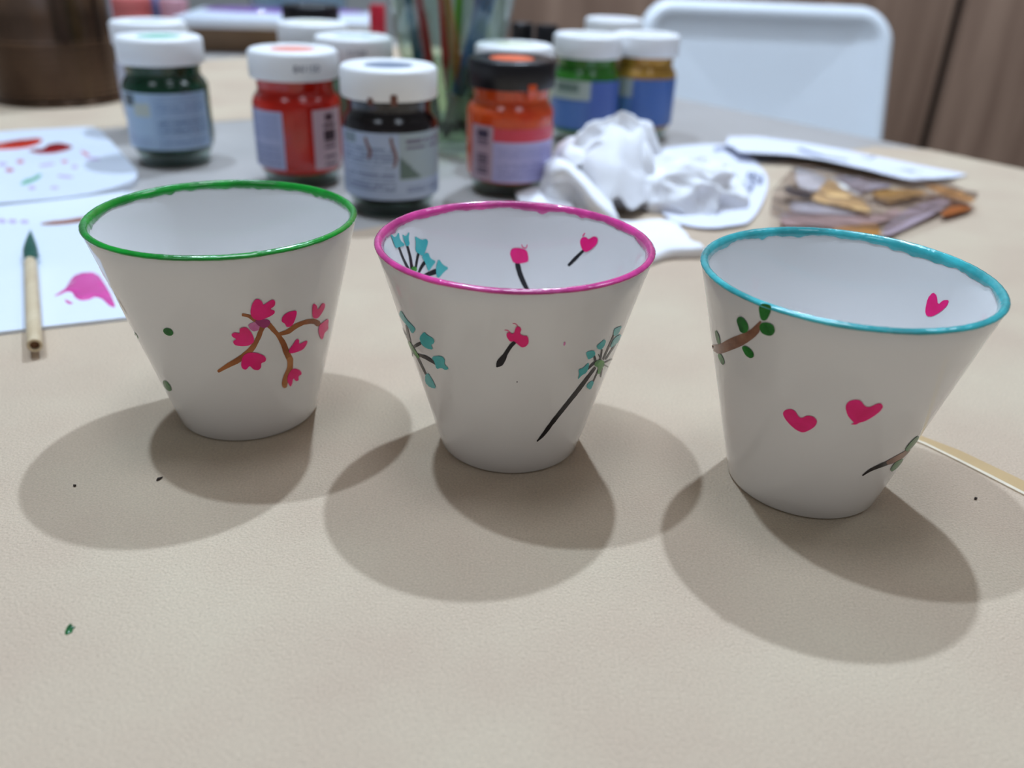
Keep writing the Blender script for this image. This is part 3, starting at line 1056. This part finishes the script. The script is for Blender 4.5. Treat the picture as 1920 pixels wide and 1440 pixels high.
slab('palette_plate', lp, M_palette, pal1, .0, .004, None, .02, smooth_n=1)
RED = mat('wet_red', (176, 30, 40), .15, var=.2, coat=.8)
ORG = mat('wet_orange', (226, 70, 44), .15, rgb2=(214, 48, 36), vscale=80, coat=.8)
THIN = mat('dry_lilac', (196, 180, 214), .5, var=.1)
GRN = mat('thin_green', (120, 186, 156), .4, var=.15)
PKY = mat('thin_pink', (214, 130, 150), .4, var=.2)
for nm, pts, m in [('paint_puddle', [(-40, 272), (0, 268), (40, 262), (80, 259), (78, 268), (52, 277), (20, 280), (-40, 282)], ORG),
                   ('paint_puddle', [(48, 282), (80, 280), (90, 270), (115, 268), (138, 274), (130, 281), (100, 288), (70, 288)], RED),
                   ('paint_spot', ell(38, 303, 7, 4, 0), PKY), ('paint_spot', ell(121, 303, 6, 3, 0), PKY), ('paint_spot', ell(18, 319, 8, 4, 0), PKY),
                   ('paint_spot', ell(5, 308, 9, 4, 0), THIN), ('paint_spot', ell(88, 309, 16, 3, -8), THIN), ('paint_spot', ell(175, 298, 14, 3, 0), THIN),
                   ('paint_spot', ell(140, 313, 6, 4, 0), THIN), ('paint_spot', ell(122, 331, 16, 3, 5), THIN), ('paint_spot', ell(60, 352, 7, 4, 0), THIN), ('paint_spot', ell(102, 352, 8, 3, 0), THIN),
                   ('paint_spot', [(38, 344), (48, 336), (60, 334), (72, 326), (80, 327), (72, 336), (56, 343), (42, 348)], GRN), ('paint_spot', ell(160, 288, 10, 3, 30), PKY)]:
    blob(nm, loc_poly(pts, q, .004), m, pal1, .00402, .0008 if nm == 'paint_puddle' else .0002)

pal2 = empty('paint_palette', gp(110, 500))
tag(pal2, 'white palette with pink paint puddle under the green-tipped brush', 'palette')
q2 = pal2.location
pts2 = [(-140, 420), (0, 399), (120, 386), (235, 372), (262, 372), (262, 592), (225, 596), (100, 610), (0, 622), (-140, 637)]
back_a, back_b = gp(0, 404), gp(235, 378)


def curl2(x, y):
    # far edge lifts a little
    w = Vector((x + q2.x, y + q2.y, 0))
    e = (back_b - back_a).normalized()
    nrm = Vector((-e.y, e.x, 0))
    d = (w - back_a).dot(nrm)
    return .006 * sm(-.03, .02, d)


slab('palette_plate', loc_poly(pts2, q2, .0015), M_palette, pal2, .0, .0015, curl2, .012)
MAG = mat('wet_pink', (226, 84, 170), .15, rgb2=(216, 70, 156), vscale=60, coat=.8)
BRN = mat('wet_brown', (172, 108, 86), .2, var=.15, coat=.6)
blob('paint_puddle', loc_poly([(100, 556), (112, 548), (124, 540), (131, 526), (142, 514), (160, 511), (182, 512), (195, 530), (208, 552), (218, 578), (205, 574), (192, 560), (178, 556), (168, 562), (152, 564), (140, 558), (136, 548), (126, 546), (112, 553)], q2, .0015),
     MAG, pal2, .00152, .0008)
blob('paint_spot', loc_poly([(121, 560), (130, 565), (138, 568), (132, 571), (124, 568)], q2, .0015), MAG, pal2, .00152, .0002)
cz = .0045
slab('paint_smear', loc_poly([(70, 411), (88, 406), (120, 403), (150, 398), (168, 397), (166, 404), (130, 409), (95, 412)], q2, cz), BRN, pal2, .0016, .0018, curl2, .006, smooth_n=1)
for ex in (3, 23, 45):
    slab('paint_spot', loc_poly(ell(ex, 412, 8, 3, 0), q2, .003), THIN, pal2, .0016, .0017, curl2, .006)

# brush lying on the palette
hb = gp(65, 648, .0052)
hm = gp(57, 490, .0052)
ht = gp(57, 432, .0040)
br = empty('paintbrush', hb)
tag(br, 'bamboo-handled paintbrush with green tip lying across the white palette', 'paintbrush')
ax = (hm - hb).normalized()
rad = .0027
M_bamboo = mat('bamboo', (214, 196, 164), .45, rgb2=(198, 176, 142), vscale=60, stretch=(3, .4, 3))
L = (hm - hb).length
V, Fc = [], []
side = ax.cross(Vector((0, 0, 1))).normalized()
upv = side.cross(ax)
profh = [(rad * .62, .006), (rad * .62, 0), (rad * .95, 0), (rad, .0006), (rad, L * .97), (rad * .86, L)]
for pr, pa in profh:
    for k in range(24):
        a = 2 * math.pi * k / 24
        V.append(ax * pa + (side * math.cos(a) + upv * math.sin(a)) * pr)
for i in range(len(profh) - 1):
    for k in range(24):
        k2 = (k + 1) % 24
        Fc.append([i * 24 + k, i * 24 + k2, (i + 1) * 24 + k2, (i + 1) * 24 + k])
Fc.append(list(range(24)))
sharp(mesh_obj('handle', V, Fc, M_bamboo, br), 45)
M_hole = mat('bamboo_hollow', (120, 84, 56), .8, var=.2)
tube('hollow_end', [ax * .0012, ax * .0060], rad * .61, M_hole, br, 20)
d2 = (ht - hm)
M_gtip = mat('green_bristles', (16, 92, 72), .45, rgb2=(10, 66, 54), vscale=300, stretch=(6, 1, 6), bump=.5, bscale=500)
b0 = hm - hb
tube('bristles', [b0 - ax * .001, b0 + d2 * .12, b0 + d2 * .3, b0 + d2 * .52, b0 + d2 * .78, b0 + d2], [rad * .8, rad * 1.0, rad * 1.18, rad * .95, rad * .5, rad * .08], M_gtip, br, 16)
tube('bristle_tuft', [b0 + d2 * .22 + side * .0016, b0 + d2 * .12 + side * .0036], [.0014, .0002], M_gtip, br, 8)

# ------------------------------------------------------------------ crumpled paper towel
M_tissue = mat('paper_towel', (242, 242, 246), .85, var=.03, vscale=60, bump=.2, bscale=700, sss=.15)


def grid_vf(nu, nv, fn):
    V = [fn(i / nu, j / nv) for j in range(nv + 1) for i in range(nu + 1)]
    Fc = [[j * (nu + 1) + i, j * (nu + 1) + i + 1, (j + 1) * (nu + 1) + i + 1, (j + 1) * (nu + 1) + i] for j in range(nv) for i in range(nu)]
    return V, Fc


def add_vf(acc, vf):
    n = len(acc[0])
    acc[0].extend([Vector(v) for v in vf[0]])
    acc[1].extend([[i + n for i in f] for f in vf[1]])


def nvec(q):
    return Vector((noise.noise(q + Vector((3.1, 7.7, 1.3))), noise.noise(q + Vector((11.9, 2.3, 5.1))), noise.noise(q + Vector((6.4, 9.2, 13.7)))))


def spine_sheet(sp, nu=40, nv=24, wr=.0018, seed=0):
    """sheet lofted over rows of world points; rows = list of polylines of equal length, smoothed, wrinkled"""
    def cr(P, t):
        n = len(P) - 1
        s = min(int(t * n), n - 1)
        f = t * n - s
        p0, p1, p2, p3 = P[max(s - 1, 0)], P[s], P[s + 1], P[min(s + 2, n)]
        return .5 * (2 * p1 + (p2 - p0) * f + (2 * p0 - 5 * p1 + 4 * p2 - p3) * f * f + (3 * p1 - p0 - 3 * p2 + p3) * f ** 3)

    def fn(u, v):
        p = cr([cr(r, u) for r in sp], v)
        q = p * 34 + Vector((seed * 3.1, 0, 0))
        w = nvec(q) * wr * 1.5 + nvec(q * 2.7) * wr * .3
        p = p + w
        p.z -= 2.4 * wr * abs(noise.noise(q * 1.3 + Vector((5, 1, 2))))
        p.z = max(p.z, .0006)
        return p
    return grid_vf(nu, nv, fn)


def W(px, py, y):
    return at(px, py, y)


acc = ([], [])
# main crumpled heap: ridged lump on the table
hc = Vector((.078, .530, 0))


def lump(cx, cy, rx, ry, hz, seed, amp=.3, nu=110, nv=46, fq=1.25):
    def fn(u, v):
        a = 2 * math.pi * u
        el = math.pi / 2 * v
        d = Vector((math.cos(a) * math.cos(el), math.sin(a) * math.cos(el), math.sin(el)))
        q = d * fq + Vector((seed, seed * .7, 0))
        w = nvec(q * .8) * .6
        f = 1 - 2.0 * abs(noise.noise(q + w))
        k = 1 + amp * (f - .6) + .08 * (.45 - abs(noise.noise(q * 2.1 + w)) * 1.6)
        return Vector((cx + d.x * rx * k, cy + d.y * ry * k, max(.0004, d.z * hz * k)))
    return grid_vf(nu, nv, fn)


add_vf(acc, lump(.058, .535, .034, .026, .046, 3.2, .3))
add_vf(acc, lump(.100, .528, .040, .030, .027, 8.9, .3))
add_vf(acc, lump(.030, .525, .018, .022, .026, 5.5, .25, 70, 30))
# peaked fold
add_vf(acc, spine_sheet([[W(1085, 310, .535), W(1110, 262, .54), W(1140, 214, .545), W(1172, 216, .55), W(1215, 222, .555), W(1235, 262, .56)],
                         [W(1060, 345, .515), W(1100, 290, .515), W(1145, 240, .525), W(1175, 245, .53), W(1212, 240, .54), W(1238, 300, .55)],
                         [W(1080, 390, .50), W(1120, 330, .497), W(1150, 300, .50), W(1180, 310, .505), W(1210, 300, .52), W(1240, 350, .535)],
                         [W(1110, 420, .485), W(1140, 390, .48), W(1165, 370, .485), W(1190, 385, .485), W(1215, 370, .50), W(1245, 395, .52)]], 48, 32, .0020, 1))
# rolled left loop
add_vf(acc, spine_sheet([[W(1012, 352, .54), W(1022, 312, .53), W(1050, 298, .52), W(1085, 320, .505), W(1120, 352, .49), W(1150, 375, .48)],
                         [W(1030, 372, .52), W(1036, 330, .505), W(1062, 318, .50), W(1095, 345, .488), W(1130, 385, .475), W(1160, 410, .468)],
                         [W(1060, 385, .515), W(1062, 355, .51), W(1078, 345, .505), W(1098, 372, .495), W(1120, 400, .485), W(1145, 420, .475)]], 40, 18, .0014, 2))
# upper left bulge
add_vf(acc, spine_sheet([[W(1040, 300, .555), W(1048, 266, .555), W(1075, 252, .555), W(1110, 258, .555), W(1140, 262, .555)],
                         [W(1040, 320, .535), W(1052, 280, .53), W(1082, 266, .53), W(1115, 275, .53), W(1150, 285, .53)],
                         [W(1060, 345, .52), W(1072, 315, .51), W(1098, 305, .51), W(1125, 320, .51), W(1155, 330, .51)]], 30, 18, .0018, 3))
# right lobe
add_vf(acc, spine_sheet([[W(1232, 292, .57), W(1270, 290, .57), W(1320, 305, .565), W(1362, 345, .56), W(1382, 378, .55)],
                         [W(1228, 330, .54), W(1265, 325, .54), W(1310, 345, .53), W(1345, 370, .525), W(1378, 398, .52)],
                         [W(1235, 370, .51), W(1262, 378, .505), W(1300, 395, .50), W(1340, 405, .50), W(1372, 405, .51)],
                         [W(1250, 395, .50), W(1268, 408, .495), W(1300, 412, .495), W(1330, 412, .50), W(1360, 408, .51)]], 36, 22, .0013, 4))
# low front flap that reaches behind the turquoise cup and small corner on the left
add_vf(acc, spine_sheet([[W(1130, 420, .48), W(1180, 425, .48), W(1230, 420, .485), W(1270, 425, .485)],
                         [W(1140, 455, .435), W(1190, 450, .434), W(1240, 446, .438), W(1300, 450, .437)],
                         [W(1150, 484, .408), W(1200, 480, .408), W(1260, 464, .420), W(1316, 462, .424)],
                         [W(1165, 505, .403), W(1215, 500, .407), W(1265, 484, .42), W(1322, 480, .424)]], 30, 24, .0016, 5))
add_vf(acc, spine_sheet([[gp(965, 356, .004), gp(1000, 350, .006), gp(1030, 346, .006), gp(1060, 350, .004)],
                         [gp(968, 372, .002), gp(1000, 374, .005), gp(1040, 380, .004), gp(1075, 390, .003)],
                         [gp(985, 388, .001), gp(1010, 392, .002), gp(1050, 400, .002), gp(1085, 410, .002)]], 20, 12, .0008, 6))
ts = mesh_obj('paper_towel', [v - hc for v in acc[0]], acc[1], M_tissue)
ts.location = hc
so = ts.modifiers.new('thick', 'SOLIDIFY')
so.thickness = .0006
tag(ts, 'crumpled white paper towel in front of the blue-labelled jars', 'paper towel')

# ------------------------------------------------------------------ sketch papers at right
M_pencil = mat('pencil', (128, 134, 160), .7, var=.2, vscale=400)


def px_stroke(parent, org, pts, w, m, z, name='pencil_mark', top=None):
    P = [Vector((*p,)) for p in loc_poly(pts, org, z)]
    V, Fc = [], []
    for i, p in enumerate(P):
        t = (P[min(i + 1, len(P) - 1)] - P[max(i - 1, 0)]).normalized()
        nn = Vector((-t.y, t.x))
        for s in (-1, 1):
            q_ = p + nn * w * .5 * s
            V.append((q_.x, q_.y, z + .0003 + (top(q_.x, q_.y) if top else 0)))
    for i in range(len(P) - 1):
        Fc.append([2 * i, 2 * i + 1, 2 * i + 3, 2 * i + 2])
    return mesh_obj(name, V, Fc, m, parent)


pb = empty('sketch_paper', gp(1370, 340))
tag(pb, 'white paper with faint pencil flower sketch partly under the paper towel', 'paper', 'sketch sheets')
slab('sheet', loc_poly([(1225, 283), (1300, 276), (1365, 272), (1400, 288), (1428, 318), (1442, 345), (1428, 390), (1404, 424), (1385, 428), (1330, 436), (1250, 420), (1200, 350)], pb.location), M_paper, pb, .0004, .0008,
     lambda x, y: .0015 * (noise.noise(Vector((x * 30, y * 30, 2))) + .6), .012, smooth_n=2)
for cx, cy, rx, ry in [(1368, 338, 13, 9), (1398, 350, 13, 8), (1380, 366, 16, 7), (1420, 335, 9, 8), (1362, 352, 9, 7), (1408, 328, 6, 5), (1350, 278, 10, 3)]:
    px_stroke(pb, pb.location, ell(cx, cy, rx, ry, -15, 16) + [ell(cx, cy, rx, ry, -15, 16)[0]], .0016, M_pencil, .0028)
    px_stroke(pb, pb.location, [(cx - rx * .7, cy + ry * .2), (cx, cy - ry * .3), (cx + rx * .6, cy + ry * .5)], .0014, M_pencil, .0028)

pa = empty('sketch_paper', gp(1560, 300))
tag(pa, 'long curling white paper strip with pencil strokes by the chair side edge', 'paper', 'sketch sheets')
qa = pa.location
fa, fb = gp(1385, 300), gp(1710, 345)


def curlA(x, y):
    w_ = Vector((x + qa.x, y + qa.y, 0))
    e = (fb - fa).normalized()
    nn = Vector((e.y, -e.x, 0))
    d = (w_ - fa).dot(nn)
    t = (w_ - fa).dot(e) / (fb - fa).length
    return .007 * sm(-.05, .0, d) * (1 - .5 * sm(.7, 1.1, t)) + .0006


slab('sheet', loc_poly([(1366, 252), (1420, 252), (1500, 262), (1580, 276), (1650, 290), (1740, 308), (1815, 322), (1780, 334), (1712, 345), (1650, 336), (1600, 326), (1540, 312), (1480, 303), (1420, 300), (1385, 298), (1358, 278)], qa, .003),
     M_paper, pa, .0002, .0006, curlA, .012)
px_stroke(pa, qa, [(1498, 275), (1520, 283), (1545, 291), (1590, 298)], .006, M_pencil, .003, top=lambda x, y: curlA(x, y) - .0022)
for pts in [[(1680, 318), (1690, 322), (1700, 316), (1712, 322)], [(1700, 326), (1715, 320), (1730, 322)], [(1618, 290), (1630, 294), (1640, 290)]]:
    px_stroke(pa, qa, pts, .002, M_pencil, .003, top=lambda x, y: curlA(x, y) - .0022)

# ------------------------------------------------------------------ clear plastic bag with coloured card
bag = empty('plastic_bag', gp(1620, 395))
tag(bag, 'clear crinkled plastic packet with orange card behind the turquoise-rimmed cup', 'packet')
qb = bag.location
zz_ = Z(1400, 290, 4.174)
M_film = clear_mat('plastic_film', (246, 244, 244), .14)


def cr1(x, y):
    return .003 + .006 * abs(noise.noise(Vector((x * 24, y * 24, 4)))) + .003 * noise.noise(Vector((x * 60, y * 60, 1)))


slab('film', loc_poly(zz_([(200, 300), (390, 105), (700, 175), (960, 255), (1350, 225), (1600, 245), (1795, 340), (1785, 420), (1540, 492), (1300, 570), (1080, 650), (700, 640), (270, 600), (170, 520)]), qb, .004), M_film, bag,
     .0034, .0036, cr1, .006)
for nm, pts, rgb, zt in [
    ('orange_card', [(490, 345), (540, 300), (650, 185), (880, 320), (995, 465), (900, 452), (700, 402)], (240, 196, 132), .0062),
    ('white_tag', [(385, 110), (430, 100), (640, 185), (540, 295), (385, 235)], (246, 246, 250), .0066),
    ('white_tag', [(650, 185), (700, 200), (900, 315), (870, 330), (760, 270)], (240, 238, 232), .0070),
    ('black_strip', [(293, 258), (325, 234), (525, 290), (492, 348), (300, 295)], (44, 44, 54), .0070),
    ('orange_card', [(950, 268), (1340, 268), (1430, 310), (1250, 345), (1085, 372)], (200, 150, 74), .0040),
    ('orange_card', [(1360, 236), (1560, 240), (1795, 332), (1765, 375), (1560, 332)], (238, 170, 88), .0064),
    ('orange_card', [(1580, 345), (1700, 372), (1785, 420), (1545, 492), (1508, 465), (1600, 415)], (176, 96, 36), .0030),
    ('lilac_panel', [(1060, 580), (1210, 425), (1560, 338), (1605, 385), (1500, 452), (1250, 560), (1080, 645)], (188, 170, 180), .0034),
    ('pink_panel', [(270, 435), (430, 440), (900, 470), (1000, 480), (1180, 400), (1215, 450), (1030, 545), (660, 575), (430, 570), (262, 560)], (208, 176, 172), .0030),
    ('orange_card', [(655, 575), (1000, 528), (1045, 560), (1045, 640), (700, 640)], (198, 138, 62), .0044),
    ('grey_panel', [(340, 360), (500, 352), (900, 455), (900, 480), (420, 450), (340, 420)], (206, 204, 212), .0040),
    ('grey_panel', [(640, 150), (960, 200), (1180, 240), (930, 270), (880, 310)], (172, 162, 172), .0028),
]:
    slab(nm, loc_poly(zz_(pts), qb, zt), mat('card_%d_%d_%d' % rgb, rgb, .4, var=.06, vscale=60, coat=.2), bag, zt - .0004, zt,
         lambda x, y: .0016 * noise.noise(Vector((x * 30, y * 30, 9))), .012, smooth_n=1)

# ------------------------------------------------------------------ far things on the table
bx = empty('cardboard_box', gp(440, 104), math.radians(8))
bx.location = (-.335, 1.225, 0)
tag(bx, 'low brown cardboard box behind the white jar lids', 'box')
M_card = mat('cardboard', (150, 122, 96), .7, var=.15, vscale=30)
box('box_body', (0, 0, .0135), (.20, .13, .027), M_card, bx, .002)
box('box_lid', (0, 0, .0278), (.206, .136, .0045), M_card, bx, .001)
pl3 = empty('paint_palette', (-.325, 1.215, .0302), math.radians(6))
tag(pl3, 'white palette smeared with purple paint on the cardboard box', 'palette')
box('palette_plate', (0, 0, .006), (.24, .16, .012), M_palette, pl3, .003)
M_purple = mat('purple_paint', (126, 62, 168), .25, rgb2=(160, 110, 196), vscale=40, coat=.5)
blob('paint_puddle', [(-.11, .02), (-.02, .0), (.06, .03), (.11, .05), (.11, .075), (0, .075), (-.112, .074)], M_purple, pl3, .0121, .002, .02)

tub = at(560, 0, 1.42)
tb_ = empty('plastic_tub', (tub.x, tub.y, 0))
tag(tb_, 'pale blue translucent plastic tub behind the purple-smeared palette', 'tub')
M_tub = mat('pale_blue_plastic', (168, 204, 226), .15, var=.05, trans=.35, coat=.5)
lathe_obj('tub_wall', [(0, 0), (.066, 0), (.070, .003), (.078, .108), (.082, .110), (.082, .114), (.077, .114), (.068, .005), (0, .004)], M_tub, tb_, 64)
lathe_obj('tub_lid', [(.0775, .1145), (.0835, .1145), (.0835, .119), (.080, .121), (0, .121)], M_lid_white, tb_, 64)


def pot(px, py, y, rad, H, rgb, label):
    P = at(px, py, y)
    r = empty('paint_pot', (P.x, P.y, 0))
    tag(r, label, 'paint pot')
    lathe_obj('pot_body', [(0, 0), (rad * .9, 0), (rad, .002), (rad, H * .7), (0, H * .7)], mat('pot_%d' % rgb[1], rgb, .3, var=.1, coat=.4), r, 40)
    lathe_obj('pot_lid', [(rad * .9, H * .7), (rad * 1.04, H * .7), (rad * 1.04, H), (rad, H + .001), (0, H + .001)], mat('potlid_%d' % rgb[1], tuple(min(255, c + 14) for c in rgb), .3, var=.05), r, 40)


pot(243, 10, 1.48, .034, .036, (196, 96, 92), 'squat dull red paint pot far down the table beyond the jars')
pot(291, 10, 1.50, .010, .036, (70, 116, 170), 'slim blue paint pot beside the dull red pot')
pot(325, 10, 1.48, .022, .036, (206, 148, 160), 'squat pink paint pot beside the slim blue pot')

# ------------------------------------------------------------------ chair
CY = 1.30
cl, cr_ = at(1196, 60, CY), at(1667, 60, CY)
ccx = (cl.x + cr_.x) / 2
cw = cr_.x - cl.x
topz = at(1420, 5, CY).z
chair = empty('white_chair', (ccx, CY, FLOOR))
tag(chair, 'white plastic chair with rounded backrest at the table edge', 'chair')
M_chair = mat('chair_white', (238, 243, 248), .35, var=.02, vscale=8, coat=.15)


def rrect(w, h, r, n=10):
    out = []
    for cx, cz, a0 in [(w / 2 - r, h / 2 - r, 0), (-w / 2 + r, h / 2 - r, 90), (-w / 2 + r, -h / 2 + r, 180), (w / 2 - r, -h / 2 + r, 270)]:
        for i in range(n + 1):
            a = math.radians(a0 + 90 * i / n)
            out.append((cx + r * math.cos(a), cz + r * math.sin(a)))
    return out


bh = .36
tz = topz - FLOOR
# rounded shell: front face, rolled rim, back face (gently dished)
V, Fc = [], []
rings = [(.0, -.006, 1.), (.010, -.012, 1.), (.004, -.016, 1.), (0, -.012, 1.)]
loops = []


def ring(inset, y, n=10):
    r = max(.045 - inset, .004)
    pts = rrect(cw - 2 * inset, bh - 2 * inset, r, n)
    row = []
    for x, zc in pts:
        yy = y + .018 * (1 - (x / (cw / 2)) ** 2) + .34 * (zc - bh / 2)
        row.append(len(V))
        V.append((x, yy, tz - bh / 2 + zc))
    return row


for inset, y in [(.150, -.004), (.10, -.004), (.05, -.004), (.026, -.005), (.019, -.010), (.010, -.014), (.002, -.010), (0, 0), (.001, .010), (.006, .014), (.012, .011), (.020, .007), (.06, .006), (.150, .006)]:
    loops.append(ring(inset, y))
for a, b in zip(loops[:-1], loops[1:]):
    n = len(a)
    for k in range(n):
        Fc.append([a[k], a[(k + 1) % n], b[(k + 1) % n], b[k]])
Fc.append(loops[0][::-1])
Fc.append(loops[-1])
mesh_obj('backrest', V, Fc, M_chair, chair)
box('seat', (0, -.19, .44), (cw + .02, .40, .03), M_chair, chair, .013, seg=3)
for sx in (-1, 1):
    tube('leg', [(sx * (cw / 2 - .03), .03, .62), (sx * (cw / 2 - .02), .02, .44), (sx * (cw / 2 + .01), .06, .012)], .011, M_steel, chair)
    tube('leg', [(sx * (cw / 2 - .03), -.33, .43), (sx * (cw / 2 + .005), -.36, .012)], .011, M_steel, chair)

# ------------------------------------------------------------------ specks on the paper
M_gdrop = mat('green_drop', (14, 104, 46), .15, rgb2=(8, 70, 34), vscale=300, coat=.8)
dp = gp(131, 1180)
dd = blob('paint_drop', [(p[0] - dp.x, p[1] - dp.y) for p in pxpoly([(121, 1186), (126, 1174), (133, 1168), (136, 1174), (143, 1176), (137, 1180), (136, 1186), (128, 1190), (123, 1191)])], M_gdrop, None, .0, .0007, .0006, 1)
dd.location = (dp.x, dp.y, .00005)
tag(dd, 'small glossy green paint drop alone on bare kraft paper', 'paint drop')
M_crumb = mat('crumb', (60, 48, 42), .8, var=.3)
for i, (x, y, l) in enumerate([(299, 897, 12), (140, 910, 5), (1830, 934, 5)]):
    a, b = gp(x - l / 2, y + l * .3, .0004), gp(x + l / 2, y - l * .3, .0004)
    V, Fc = tube_vf([a - a, (b - a) * .3 + Vector((0, 0, .0002)), (b - a) * .7, b - a], [.0001, .0004, .0003, .0001], 6)
    o = mesh_obj('crumb', V, Fc, M_crumb)
    o.location = (a.x, a.y, .0003)
    tag(o, ['dark crumb in the shadow of the green-rimmed cup', 'tiny dark crumb left of the green-rimmed cup', 'tiny dark crumb beside the tan tape strip'][i], 'crumb', 'crumbs on the paper')
